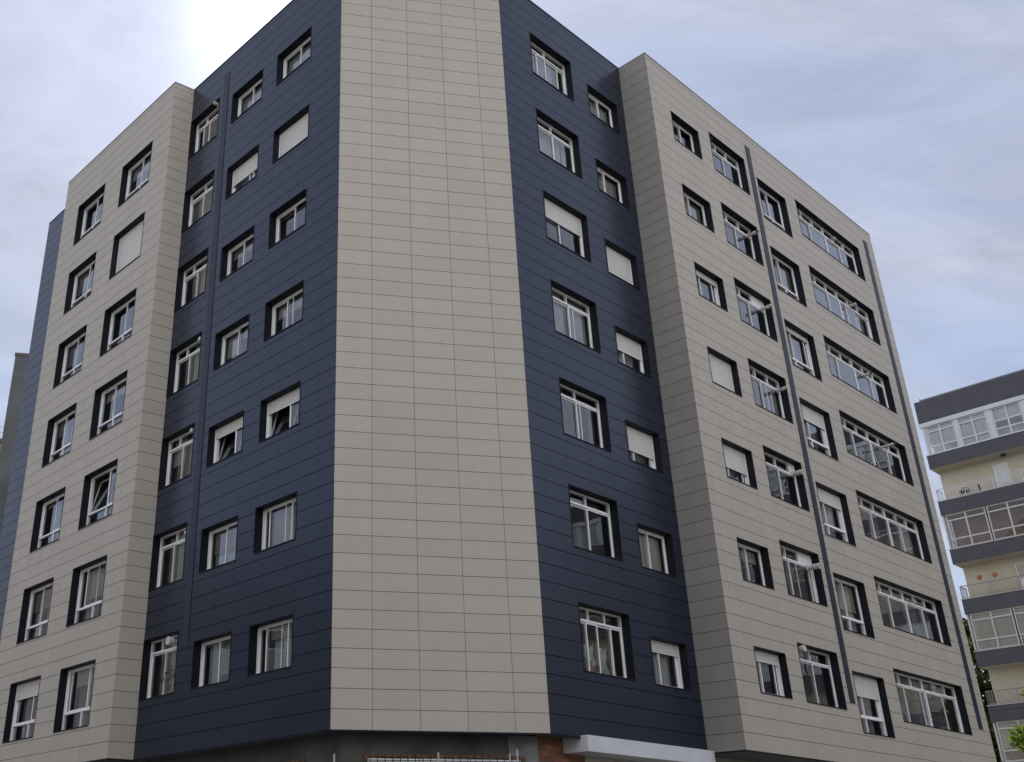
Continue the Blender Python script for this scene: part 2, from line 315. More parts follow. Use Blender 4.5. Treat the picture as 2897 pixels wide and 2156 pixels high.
# specifications floor by floor, seen from the street, left to right ------------------------------
LBl = F['LB'].len; NLl = F['NL'].len
TABLE = [
    ('LB', 3.082, 7.842, 't', 7, dict(lo=[0.466], m=[0.525])),
    ('LB', 3.082, 7.842, 't', 6, dict(lo=[0.525], m=[0.576], bl=[(0.05, 0.525, 0.52, 's')])),
    ('LB', 3.082, 7.842, 't', 5, dict(lo=[0.466], m=[0.488], bl=[(0.05, 0.451, 0.5, 's')])),
    ('LB', 3.082, 7.842, 't', 4, dict(lo=[0.451], m=[0.429], bl=[(0.05, 0.377, 0.35, 's')], cu=[(0.414, 1, 'w'), (0.076, 0.303, 'd')])),
    ('LB', 3.082, 7.842, 't', 3, dict(lo=[0.511], m=[0.503], cu=[(0.228, 0.452, 'd'), (0.562, 1, 'w')], bl=[(0.05, 0.452, 0.1)])),
    ('LB', 3.082, 7.842, 't', 2, dict(lo=[0.496], m=[0.452], bl=[(0.05, 0.98, 0.42, 's')], cu=[(0.415, 1, 'w'), (0.0, 0.228, 'w')], lit=1)),
    ('LB', 3.082, 7.842, 't', 1, dict(lo=[0.54], m=[0.599], sh=0.27, cu=[(0.077, 0.378, 'd'), (0.378, 0.672, 'd')], sw=0.05)),
    ('LB', 10.902, 15.662, 't', 7, dict(lo=[0.484], m=[0.514], bl=[(0.05, 0.98, 0.32)])),
    ('LB', 10.902, 15.662, 't', 6, dict(lo=[0.484], m=[0.469], sh=0.985)),
    ('LB', 10.902, 15.662, 't', 5, dict(lo=[0.484], m=[0.522])),
    ('LB', 10.902, 15.662, 't', 4, dict(lo=[0.484], m=[0.446], bl=[(0.05, 0.98, 0.22)], cu=[(0.545, 1, 'w')])),
    ('LB', 10.902, 15.662, 't', 3, dict(lo=[0.576], m=[0.606], tilt=0)),
    ('LB', 10.902, 15.662, 't', 2, dict(lo=[0.515], m=[0.237], xm=[0.561], bl=[(0.237, 0.98, 0.55)], lit=1, cu=[(0.0, 0.237, 'd'), (0.159, 0.431, 'd')])),
    ('LB', 10.902, 15.662, 't', 1, dict(lo=[0.531], m=[0.135, 0.645], bl=[(0.159, 0.98, 0.28)], cu=[(0.159, 0.66, 'd'), (0.66, 1, 'w')], sw=0.05)),
    ('NL', 0.04, 4.066, 'k', 7, dict(sw=0.032, trh=0.22, tr=[0.36], m=[0.275, 0.468], lit=1)),
    ('NL', 0.04, 4.066, 'k', 6, dict(sw=0.032, trh=0.22, tr=[0.506], m=[0.468], bl=[(0.02, 0.98, 0.97, 's')])),
    ('NL', 0.04, 4.066, 'k', 5, dict(sw=0.032, trh=0.22, tr=[0.329], m=[0.468], bl=[(0.468, 1, 0.7)])),
    ('NL', 0.04, 4.066, 'k', 4, dict(sw=0.032, trh=0.22, tr=[0.337], m=[0.438], bl=[(0.468, 0.98, 0.95)])),
    ('NL', 0.04, 4.066, 'k', 3, dict(sw=0.032, trh=0.22, tr=[0.353], m=[0.469], bl=[(0.063, 0.43, 0.52), (0.583, 1, 0.6)], lit=1, cu=[(0.43, 0.583, 'd')])),
    ('NL', 0.04, 4.066, 'k', 2, dict(sw=0.032, trh=0.22, tr=[0.507], m=[0.438], lit=1, bl=[(0.446, 0.99, 0.97)])),
    ('NL', 0.04, 4.066, 'k', 1, dict(sw=0.032, trh=0.22, tr=[0.33], m=[0.454], lit=1, bl=[(0.469, 0.98, 0.9)])),
    ('NL', 5.976, 9.846, 's', 7, dict(m=[0.501], bl=[(0.02, 0.98, 0.86)])),
    ('NL', 5.976, 9.846, 's', 6, dict(m=[0.54, 0.664], sh=0.52)),
    ('NL', 5.976, 9.846, 's', 5, dict(m=[0.501], bl=[(0.05, 0.98, 0.3, 's')])),
    ('NL', 5.976, 9.846, 's', 4, dict(m=[0.501], bl=[(0.05, 0.439, 0.62), (0.517, 0.98, 0.3)])),
    ('NL', 5.976, 9.846, 's', 3, dict(m=[0.61], sh=0.26, tilt=0)),
    ('NL', 5.976, 9.846, 's', 2, dict(m=[0.502], bl=[(0.05, 0.98, 0.55, 's')], cu=[(0.0, 0.711, 'w')], lit=1)),
    ('NL', 5.976, 9.846, 's', 1, dict(m=[0.502], cu=[(0.05, 0.494, 'w'), (0.479, 1, 'w')], lit=1, bl=[(0.05, 0.98, 0.07)])),
    ('NL', 11.706, 15.616, 's', 7, dict(m=[0.518], bl=[(0.02, 0.98, 0.82)])),
    ('NL', 11.706, 15.616, 's', 6, dict(m=[0.518], sh=0.985)),
    ('NL', 11.706, 15.616, 's', 5, dict(m=[0.518], bl=[(0.05, 0.98, 0.1, 's')])),
    ('NL', 11.706, 15.616, 's', 4, dict(m=[0.405], bl=[(0.05, 0.98, 0.36)], xm=[0.543])),
    ('NL', 11.706, 15.616, 's', 3, dict(m=[0.599], sh=0.3, tilt=0)),
    ('NL', 11.706, 15.616, 's', 2, dict(m=[0.167, 0.711], xm=[0.551], bl=[(0.167, 0.703, 0.98, 's')], cu=[(0.495, 1, 'w')], lit=1)),
    ('NL', 11.706, 15.616, 's', 1, dict(m=[0.209, 0.711], xm=[0.559], bl=[(0.209, 0.98, 0.3, 's')], cu=[(0.209, 0.98, 'w')], lit=1)),
    ('RN', 3.28, 7.9, 'k', 7, dict(trh=0.205, tr=[0.482], m=[0.283, 0.49], xm=[0.802], cu=[(0.0, 0.275, 'd'), (0.308, 0.794, 'w'), (0.811, 1, 'd')], lit=1)),
    ('RN', 3.28, 7.9, 'k', 6, dict(trh=0.205, tr=[0.482], m=[0.515], cu=[(0.0, 0.828, 'w'), (0.862, 1, 'w')], bl=[(0.02, 0.98, 0.22, 'v')], lit=1)),
    ('RN', 3.28, 7.9, 'k', 5, dict(trh=0.205, sh=0.4, m=[0.473], sw=0.03)),
    ('RN', 3.28, 7.9, 'k', 4, dict(trh=0.205, tr=[0.473], m=[0.514], xm=[0.615], bl=[(0.02, 0.473, 0.85), (0.573, 0.98, 0.98)], lit=1)),
    ('RN', 3.28, 7.9, 'k', 3, dict(trh=0.205, tr=[0.464], m=[0.489], xm=[0.573], cu=[(0.879, 1, 'd')])),
    ('RN', 3.28, 7.9, 'k', 2, dict(trh=0.205, tr=[0.489], m=[0.514])),
    ('RN', 3.28, 7.9, 'k', 1, dict(trh=0.205, tr=[0.323, 0.656], m=[0.274, 0.488, 0.767], sw=0.04, lit=1, dep=1.5)),
    ('RN', 9.9, 13.55, 's', 7, dict(sw=0.045, bl=[(0.02, 0.98, 0.97)], m=[0.535])),
    ('RN', 9.9, 13.55, 's', 6, dict(sw=0.045, bl=[(0.02, 0.98, 0.97, 's')], m=[0.458])),
    ('RN', 9.9, 13.55, 's', 5, dict(sw=0.045, sh=0.985)),
    ('RN', 9.9, 13.55, 's', 4, dict(sw=0.045, sh=0.48, m=[0.42], cu=[(0.458, 0.882, 'w')], lit=1)),
    ('RN', 9.9, 13.55, 's', 3, dict(sw=0.045, sh=0.62, m=[0.382, 0.882], cu=[(0.382, 0.843, 'd')])),
    ('RN', 9.9, 13.55, 's', 2, dict(sw=0.045, bl=[(0.02, 0.98, 0.88)], m=[0.503], lit=1)),
    ('RN', 9.9, 13.55, 's', 1, dict(sw=0.045, sh=0.25, m=[0.42, 0.906], cu=[(0.435, 0.882, 'w')], lit=1)),
    ('RB', 2.7, 6.5, 's', 7, dict(m=[0.531], cu=[(0.0, 0.524, 'w')])),
    ('RB', 2.7, 6.5, 's', 6, dict(m=[0.43], bl=[(0.445, 0.98, 0.92, 's')])),
    ('RB', 2.7, 6.5, 's', 5, dict(sh=0.16, m=[0.38, 0.815], cu=[(0.416, 0.779, 'd')])),
    ('RB', 2.7, 6.5, 's', 4, dict(sh=0.8, m=[0.401, 0.852])),
    ('RB', 2.7, 6.5, 's', 3, dict(sh=0.6, m=[0.358, 0.837], cu=[(0.38, 0.852, 'w')])),
    ('RB', 2.7, 6.5, 's', 2, dict(m=[0.509], bl=[(0.02, 0.98, 0.34)], cu=[(0.0, 0.487, 'w'), (0.852, 1, 'd')], lit=1)),
    ('RB', 2.7, 6.5, 's', 1, dict(sh=0.24, m=[0.394, 0.837], sw=0.05)),
    ('RB', 8.42, 13.82, 'k', 7, dict(m=[0.52], sw=0.032, trh=0.235, tr=[0.326, 0.631])),
    ('RB', 8.42, 13.82, 'k', 6, dict(m=[0.52], sw=0.032, trh=0.235, tr=[0.302, 0.639])),
    ('RB', 8.42, 13.82, 'k', 5, dict(m=[0.536], sw=0.032, trh=0.235, tr=[0.302, 0.622], panel=[2])),
    ('RB', 8.42, 13.82, 'k', 4, dict(m=[0.465], sw=0.032, trh=0.235, xm=[0.614], tr=[0.341, 0.678], bl=[(0.838, 0.99, 0.96)])),
    ('RB', 8.42, 13.82, 'k', 3, dict(m=[0.535], sw=0.032, trh=0.235, tr=[0.48, 0.838], panel=[2])),
    ('RB', 8.42, 13.82, 'k', 2, dict(m=[0.364, 0.878], sw=0.032, trh=0.235, panel=[2], tr=[0.31, 0.638], xm=[0.559], lit=1)),
    ('RB', 8.42, 13.82, 'k', 1, dict(m=[0.519], sw=0.032, trh=0.235, tr=[0.48])),
    ('RB', 15.76, 20.52, 't', 7, dict(m=[0.525], lo=[0.569])),
    ('RB', 15.76, 20.52, 't', 6, dict(m=[0.459], lo=[0.569], bl=[(0.481, 0.98, 0.8, 's')])),
    ('RB', 15.76, 20.52, 't', 5, dict(m=[0.387, 0.85], lo=[0.408], sh=0.1, cu=[(0.481, 0.813, 'd')])),
    ('RB', 15.76, 20.52, 't', 4, dict(m=[0.408, 0.887], lo=[0.423], sh=0.32, cu=[(0.517, 0.85, 'd')])),
    ('RB', 15.76, 20.52, 't', 3, dict(m=[0.408, 0.887], lo=[0.408], sh=0.27, cu=[(0.554, 0.887, 'w')])),
    ('RB', 15.76, 20.52, 't', 2, dict(m=[0.503], lo=[0.517], bl=[(0.02, 0.98, 0.52)], cu=[(0.775, 1, 'w')], lit=1)),
    ('RB', 15.76, 20.52, 't', 1, dict(m=[0.422, 0.894], lo=[0.422], sh=0.36, cu=[(0.408, 0.887, 'd')], sw=0.05)),
    ('RB', 22.68, 35.06, 'd', 7, dict(tr=[0.165, 0.331, 0.496, 0.666, 0.831], trh=0.24, thick=[0.496], post=[0.518], sw=0.036, dep=1.6, m=[0.271, 0.518, 0.748])),
    ('RB', 22.68, 35.06, 'd', 6, dict(tr=[0.165, 0.33, 0.496, 0.666, 0.831], trh=0.24, thick=[0.496], post=[0.518], sw=0.036, dep=1.6, m=[0.339, 0.527, 0.629, 0.757], cu=[(0.905, 1, 'w')])),
    ('RB', 22.68, 35.06, 'd', 5, dict(tr=[0.165, 0.33, 0.495, 0.665, 0.83], trh=0.24, thick=[0.495], post=[0.517], sw=0.036, dep=1.6, m=[0.253, 0.517, 0.775], lit=1)),
    ('RB', 22.68, 35.06, 'd', 4, dict(tr=[0.165, 0.33, 0.495, 0.665, 0.83], trh=0.24, thick=[0.495], post=[0.517], sw=0.036, dep=1.6, m=[0.253, 0.517, 0.784])),
    ('RB', 22.68, 35.06, 'd', 3, dict(tr=[0.165, 0.329, 0.494, 0.664, 0.83], trh=0.24, thick=[0.494], post=[0.516], sw=0.036, dep=1.6, m=[0.278, 0.512, 0.719], lit=1, cu=[(0.792, 0.95, 'w'), (0.321, 0.468, 'd')])),
    ('RB', 22.68, 35.06, 'd', 2, dict(tr=[0.165, 0.329, 0.494, 0.664, 0.829], trh=0.24, thick=[0.494], post=[0.516], sw=0.036, dep=1.6, m=[0.269, 0.516, 0.773], lit=1, cu=[(0.582, 0.755, 'd')])),
    ('RB', 22.68, 35.06, 'd', 1, dict(tr=[0.164, 0.328, 0.493, 0.663, 0.829], trh=0.24, thick=[0.493], post=[0.515], sw=0.036, dep=1.6, m=[0.21, 0.44, 0.515, 0.773], lit=1, cu=[(0.449, 0.519, 'd')])),
]
# end table
for a_ in TABLE: add(*a_[:5], **a_[5])
for wd in WINDOWS: window(*wd)
def wins(fc): return [(w[1], w[2], w[3], w[4]) for w in WINDOWS if w[0] == fc]
clad('FL', m_nv, 1.93, 0, []); clad('LB', m_bb, 1.95, (LBl-7.6), wins('LB')); clad('LR', m_bb, 9, -3, [])
clad('NL', m_nv, 1.93, NLl-7.2, wins('NL')); clad('CC', m_bc, 2.465, 2.1, []); clad('RN', m_nv, 2.15, 3.28, wins('RN'))
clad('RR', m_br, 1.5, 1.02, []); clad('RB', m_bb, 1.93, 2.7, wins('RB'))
# duct covers: flat navy strips standing just proud of the panels
def duct(face, u0, u1, k0, k1):
    f = F[face]; b = MB(); p = f.P(0, 0)
    b.box(u0*U, u1*U, -.016, .0, k0*U, k1*U); b.box(u0*U-.012, u0*U, -.008, .0, k0*U, k1*U); b.box(u1*U, u1*U+.012, -.008, .0, k0*U, k1*U)
    b.build('duct_cover', m_duct, bld, (p.x-base.x, p.y-base.y, p.z), f.ang)
duct('NL', NLl-14.32, NLl-13.66, 6.15, 51.0); duct('RB', 14.54, 15.25, 4.03, 51.0); duct('RB', 36.85, 37.65, 4.1, 50.9)
# flues
uA = NLl-15.3
flue('NL', uA-.05, top(7)+1.0-.35, .30, .055, dz=.0); flue('NL', uA, top(6)+.75, .20, .045, True); flue('NL', uA+.15, top(4)+.55, .22, .055, disc=True); flue('NL', uA+.1, top(3)+.55, .24, .055, disc=True)
flue('NL', uA-.05, top(2)+.45, .14, .045, disc=True); flue('NL', uA-.25, top(1)+.45, .34, .098, disc=True)
flue('RB', 8.75, top(7)+.55, .36, .05, True); flue('RB', 13.2, top(6)+.15, .62, .06, True); flue('RB', 13.1, top(5)+.1, .66, .06); flue('RB', 13.3, top(4)+.0, .60, .055)
flue('RB', 13.35, top(3)+.15, .5, .075); flue('RB', 13.0, top(2)-.05, .62, .08); flue('RB', 9.0, top(1)+.68, .30, .085, disc=True)
flue('RB', 30.9, top(7)+.55, .12, .06); flue('RB', 31.2, top(6)+.25, .40, .055); flue('RB', 31.2, top(5)+.1, .40, .06, True); flue('RB', 30.9, top(4)-.05, .95, .055, True); flue('RB', 30.8, top(3)+.35, .16, .06, True)
flue('RB', 30.6, top(2)+.35, .12, .05); flue('RB', 30.6, top(1)+.5, .12, .05)
# roof, parapet coping, back walls, soffit
ol = ['E6','E5b','E5','E4','E3','E1','E2','E7','E8','E9']; NLn = F['NL'].n; RBn = F['RB'].n
PT['B9'] = PT['E9']-RBn*10; PT['B6'] = PT['E6']-NLn*6
pl = [PT[k] for k in ol]+[PT['B9'], PT['B6']]
rf = MB(); rf.poly([(q.x, q.y, zk(KT)-.25) for q in pl]); rf.build('roof', mat('roof_membrane', (.25,.24,.23), .9, noise=.2), bld, (0,0,0), base=base)
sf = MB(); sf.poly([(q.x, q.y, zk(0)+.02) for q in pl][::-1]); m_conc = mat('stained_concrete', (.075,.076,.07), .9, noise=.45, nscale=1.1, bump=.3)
sf.build('soffit', mat('soffit_render', (.15,.15,.145), .9, noise=.2), bld, (0,0,0), base=base)
def coping(names, mt):
    b = MB()
    for a, c in zip(names[:-1], names[1:]):
        p, q = PT[a], PT[c]; d = (q-p).normalized(); n = Vector((d.y, -d.x)); o = n*.012; i = n*-.35; z0, z1 = zk(KT)-.035, zk(KT)+.012
        P4 = [p+o, q+o, q+i, p+i]
        b.quad(*[(v.x,v.y,z1) for v in P4]); b.quad((P4[0].x,P4[0].y,z0),(P4[1].x,P4[1].y,z0),(P4[1].x,P4[1].y,z1),(P4[0].x,P4[0].y,z1)); b.quad((P4[2].x,P4[2].y,z0-.22),(P4[3].x,P4[3].y,z0-.22),(P4[3].x,P4[3].y,z1),(P4[2].x,P4[2].y,z1))
    return b.build('coping', mt, bld, (0,0,0), base=base)
m_cb = mat('beige_coping', (.30,.28,.26), .5); m_cn = mat('navy_coping', (.03,.037,.055), .5)
coping(['E6','E5b'], m_cn); coping(['E5b','E5','E4','E3'], m_cb); coping(['E3','E1'], m_cn); coping(['E1','E2'], m_cb); coping(['E2','E7'], m_cn); coping(['E7','E8','E9'], m_cb)
drip = MB()
for a, c in zip(ol[:-1], ol[1:]):
    p, q = PT[a], PT[c]; d = (q-p).normalized(); n = Vector((d.y, -d.x)); p2, q2 = p+n*.006, q+n*.006; p3, q3 = p-n*.05, q-n*.05
    drip.quad((p2.x,p2.y,zk(0)-.03),(q2.x,q2.y,zk(0)-.03),(q2.x,q2.y,zk(0)-.002),(p2.x,p2.y,zk(0)-.002)); drip.quad((p3.x,p3.y,zk(0)-.03),(q3.x,q3.y,zk(0)-.03),(q2.x,q2.y,zk(0)-.03),(p2.x,p2.y,zk(0)-.03))
drip.build('drip_edge', m_trim, bld, (0,0,0), base=base)
bw = MB()
for a, c, zlo in (('E9','B9',0),('B9','B6',0),('B6','E6',0),('E5b','E5',zk(0))):
    p, q = PT[a], PT[c]; bw.quad((p.x,p.y,zlo),(q.x,q.y,zlo),(q.x,q.y,zk(KT)),(p.x,p.y,zk(KT)))
bw.build('wall', mat('plain_render', (.4,.38,.35), .8, noise=.1), bld, (0,0,0), base=base)
# ground floor walls, set back under the cladding
REC = 1.2*U
def isect(p, d, q, e):
    t = ((q.x-p.x)*e.y-(q.y-p.y)*e.x)/(d.x*e.y-d.y*e.x); return p+d*t
nl, cc, rn = F['NL'], F['CC'], F['RN']
g1 = isect(nl.a-nl.n*REC, nl.t, cc.a-cc.n*REC, cc.t); g2 = isect(cc.a-cc.n*REC, cc.t, rn.a-rn.n*REC, rn.t)
gl0 = PT['E6']-nl.n*REC; g3 = rn.a-rn.n*REC+rn.t*(45*U); gb = g2+rn.t*(3.9*U)
zt0 = zk(0)+.02
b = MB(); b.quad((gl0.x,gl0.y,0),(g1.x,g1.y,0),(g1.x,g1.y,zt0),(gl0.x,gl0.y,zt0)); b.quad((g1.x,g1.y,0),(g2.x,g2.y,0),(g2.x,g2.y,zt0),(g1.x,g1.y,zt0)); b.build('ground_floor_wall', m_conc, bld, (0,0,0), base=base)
# paler repaired strip of concrete at the corner
pf = g2-cc.t*.62; b = MB(); o = cc.n*.006
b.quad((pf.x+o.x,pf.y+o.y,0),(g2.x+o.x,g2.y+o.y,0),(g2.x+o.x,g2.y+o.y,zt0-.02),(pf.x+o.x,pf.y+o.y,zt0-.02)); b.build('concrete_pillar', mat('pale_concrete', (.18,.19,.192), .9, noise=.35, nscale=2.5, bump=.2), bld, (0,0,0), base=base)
def brickmat():
    mt = bpy.data.materials.new('brick'); mt.use_nodes = True; t = mt.node_tree; bs = t.nodes['Principled BSDF']; uv = t.nodes.new('ShaderNodeUVMap'); uv.uv_map = 'UVMap'
    br = t.nodes.new('ShaderNodeTexBrick'); br.inputs['Scale'].default_value = 1; br.inputs['Brick Width'].default_value = .25; br.inputs['Row Height'].default_value = .115; br.inputs['Mortar Size'].default_value = .007
    br.inputs['Color1'].default_value = (.30,.13,.075,1); br.inputs['Color2'].default_value = (.13,.06,.045,1); br.inputs['Mortar'].default_value = (.09,.075,.06,1); t.links.new(uv.outputs[0], br.inputs['Vector'])
    t.links.new(br.outputs['Color'], bs.inputs['Base Color']); bs.inputs['Roughness'].default_value = .85; return mt
b = MB(); L1 = (gb-g2).length
b.quad((g2.x,g2.y,0),(gb.x,gb.y,0),(gb.x,gb.y,zt0),(g2.x,g2.y,zt0), uv=[(0,0),(L1,0),(L1,zt0),(0,zt0)]); b.build('brick_wall', brickmat(), bld, (0,0,0), base=base)
b = MB(); b.quad((gb.x,gb.y,0),(g3.x,g3.y,0),(g3.x,g3.y,zt0),(gb.x,gb.y,zt0)); b.build('ground_floor_wall', mat('cream_render', (.42,.40,.34), .85, noise=.15), bld, (0,0,0), base=base)
# canopy over the entrance
b = MB(); p = rn.P(0,0); b.box(2.45*U, 14.52*U, -.178, .50, -.72*U, .09*U)
b.build('entrance_canopy', mat('white_painted_concrete', (.62,.64,.67), .6, noise=.08, nscale=2), bld, (p.x-base.x, p.y-base.y, p.z), rn.ang)
# barred window under the central face
def barred(a, t, n, u0, u1, ktop):
    ang = math.atan2(t.y, t.x); p = a+t*(u0*U)+n*.02; w = (u1-u0)*U; ztop = zk(ktop); hh = 1.3
    fr = MB(); ring(fr, 0, w, 0, hh, -.03, .05, .05); wo = fr.build('barred_window', mat('rusty_steel', (.16,.09,.055), .85, noise=.5, nscale=9), bld, (p.x-base.x, p.y-base.y, ztop-hh), ang)
    s = MB(); nx = max(2, round(w/1.2))
    for i in range(nx): ring(s, .08+i*(w-.16)/nx, .08+(i+1)*(w-.16)/nx-.02, .06, hh-.08, .0, .03, .06)
    s.build('sash', m_white, wo)
    g = MB(); g.quad((.05,.02,.05),(w-.05,.02,.05),(w-.05,.02,hh-.05),(.05,.02,hh-.05)); g.build('glass_pane', m_glass, wo)
    r = MB(); r.quad((.05,.05,.05),(w-.05,.05,.05),(w-.05,.05,hh-.05),(.05,.05,hh-.05)); r.build('frosted_backing', mat('frosted_backing', (.45,.47,.5), .7), wo)
    br = MB(); x = .12
    while x < w: br.tube((x,-.05,-.02),(x,-.05,hh),.009,n=6); x += .155
    for z in (.25,.6,.95,1.18): br.tube((0,-.06,z),(w,-.06,z),.009,n=6)
    br.build('grille', mat('dark_steel', (.05,.045,.04), .7), wo)
barred(cc.a-cc.n*REC, cc.t, cc.n, 1.85, 10.25, -1.0); barred(nl.a-nl.n*REC, nl.t, nl.n, NLl-5.6, NLl-3.4, -1.05)
# ---------------------------------------------------------------- things in and on the windows
def wpoint(face, u, k, inn): f = F[face]; q = f.P(u, k, -inn); return q, f.ang
def garment(u, k1, w, h, col, col2, label, dy=.17):
    q, ang = wpoint('RN', u, k1, DEP+dy); b = MB(); nx, nz = 10, 12
    def pt(i, j):
        x = (i/nx-.5)*w*(1-.12*math.sin(math.pi*j/nz)); z = -h*j/nz; y = .025*math.sin(i*1.3+j*.35)+.012*math.sin(j*1.1); return x, y, z-.02*abs(math.sin(i*.9))*(j/nz)
    for i in range(nx):
        for j in range(nz):
            P4 = [pt(i,j+1),pt(i+1,j+1),pt(i+1,j),pt(i,j)]; mi = 1 if math.sin(i*2.1+j*1.7)+math.cos(j*.9+i) > .9 else 0
            b.quad(*P4, mi=mi); b.quad(*[(x,y+.008,z) for x,y,z in P4[::-1]], mi=mi)
    o = b.build('hanging_garment', [mat('cloth_%d_%d_%d' % tuple(int(c*100) for c in col), col, .95), mat('cloth_%d_%d_%d' % tuple(int(c*100) for c in col2), col2, .95)], None, q, ang)
    tag(o, label, 'laundry', 'clothes hung to dry inside the lowest large window of the right navy wall')
K1 = top(1)
garment(4.15, K1-.65, .26, .42, (.72,.71,.74), (.20,.11,.12), 'pale shirt nearest the left edge of the lowest window beside the brick wall')
garment(4.3, K1-1.85, .26, .36, (.75,.70,.62), (.40,.12,.05), 'cream and rust cloth hanging low at the left edge of the laundry window')
garment(5.2, K1-.85, .36, .50, (.75,.72,.72), (.04,.03,.03), 'white top with black print hanging in the second pane of the laundry window')
garment(5.4, K1-2.0, .32, .38, (.65,.30,.18), (.62,.40,.38), 'orange cloth hanging below the black printed top')
garment(6.35, K1-1.0, .40, .62, (.66,.72,.62), (.30,.36,.30), 'pale green shirt hanging in the third pane of the laundry window')
q, ang = wpoint('RN', 3.6, K1-.6, DEP+.17); b = MB(); b.tube((0,0,0),(1.8,0,-.02),.006,n=6); tag(b.build('clothes_line', m_black, None, q, ang), 'thin dark line carrying the laundry inside the window', 'line')
def potplant(face, u, k, inn, s, label, potcol, leafcol, pot=True):
    q, ang = wpoint(face, u, k, inn); r = empty('potted_plant', q, ang, label=label, cat='plant'); b = MB()
    b.tube((0,0,0),(0,0,.2*s),.09*s,.13*s,n=18,caps=False); b.tube((0,0,.0),(0,0,.19*s),.085*s,.12*s,n=18); b.tube((0,0,.17*s),(0,0,.21*s),.14*s,.145*s,n=18)
    b.build('pot', mat('pot_'+label[:4], potcol, .8), r); lv = MB(); rnd = random.Random(int(u*10))
    for i in range(90):
        a, el, l = rnd.random()*6.28, rnd.uniform(.2,1.45), rnd.uniform(.1,.34)*s; c = Vector((math.cos(a)*math.cos(el)*l, math.sin(a)*math.cos(el)*l, .2*s+math.sin(el)*l*1.3)); d = Vector((rnd.uniform(-1,1),rnd.uniform(-1,1),rnd.uniform(-1,1))).normalized(); e = d.orthogonal().normalized(); ls = .035*s
        lv.poly([c-d*ls*1.6, c+e*ls, c+d*ls*1.6, c-e*ls])
    lv.build('foliage', mat('leaf_'+label[:4], leafcol, .6), r)
potplant('RB', 9.1, top(1)-2.72+.15, DEP+.22, 1.0, 'red brown pot with dark plant behind the glass under the round flue', (.20,.07,.04), (.05,.05,.03))
potplant('NL', 1.9, top(1)-2.72+.15, DEP+.25, 1.3, 'dark potted plant in the lowest window beside the left beige bay', (.03,.03,.035), (.10,.14,.10))
potplant('RB', 32.6, top(1)-2.72+.1, DEP+.4, 1.7, 'leafy plant on the sill of the lowest wide window', (.12,.08,.06), (.06,.09,.04))
q, ang = wpoint('NL', 1.6, top(4)-2.72+.12, DEP+.12); b = MB(); b.tube((0,0,0),(0,0,.09),.05,.065); b.tube((0,0,.09),(.01,0,.17),.065,.03); b.tube((.01,0,.15),(.02,0,.23),.035,.05,mi=1); b.tube((.02,0,.23),(.03,0,.27),.05,.02,mi=1)
tag(b.build('sill_ornament', [m_black, m_white], None, q, ang), 'small black ornament with white top on the sill of an open window', 'ornament')
# ---------------------------------------------------------------- building on the right, with balconies and glazed galleries
RBR = 163.2*U; az = R(29.1); Q = Vector((RBR*math.sin(az), RBR*math.cos(az))); ta = R(132.4)-math.pi
RL = 104.0     # length in courses
rb = empty('gallery_apartment_building', (Q.x, Q.y, 0), ta, label='cream and grey apartment block with balconies and glazed galleries at the right edge', cat='building')
m_dk = mat('dark_grey_render', (.075,.075,.09), .8, noise=.12, nscale=1.5, bump=.1); m_cr = mat('yellow_cream_render', (.53,.485,.385), .85, noise=.07, nscale=1.0)
m_grf = mat('pale_grey_aluminium', (.58,.60,.64), .45); m_gcur = mat('gallery_blind', (.74,.76,.76), .8, noise=.06); m_gbr = mat('gallery_brown', (.24,.15,.10), .85, noise=.3, nscale=1.5)
def zz_(k): return Z0+k*U
WD = 10.0/U
BD = 2.4*U
b = MB(); b.box(0.35*U, RL*U, BD, WD*U, 0, zz_(53.2)); b.build('wall', m_cr, rb)
b = MB(); b.box(0, RL*U, -.0, WD*U, zz_(53.45), zz_(56.89)); b.build('parapet', m_dk, rb)
b = MB(); b.box(.4, RL*U, .02, .12, zz_(56.89), zz_(57.1)); b.tube((.35,.07,zz_(56.9)),(.35,.07,zz_(57.3)),.03,n=8); b.build('gutter', mat('zinc_gutter', (.2,.2,.22), .5), rb)
levels = [48.43, 41.43, 34.43, 27.43, 20.43, 13.43, 6.43]
for i, k in enumerate(levels):
    b = MB(); b.box(0, RL*U, 0, BD+.5, zz_(k-2), zz_(k)); b.build('balcony_slab', m_dk, rb)
    b = MB(); b.box(.02, RL*U, .03, BD+.02, zz_(k-2)-.012, zz_(k-2)-.001); b.build('ceiling', m_cr, rb)
    b = MB(); b.box(-.02, RL*U, -.03, .06, zz_(k), zz_(k)+.05); b.build('slab_edge', m_grf if i < 1 else mat('pale_stone_edge', (.42,.40,.38), .7), rb)
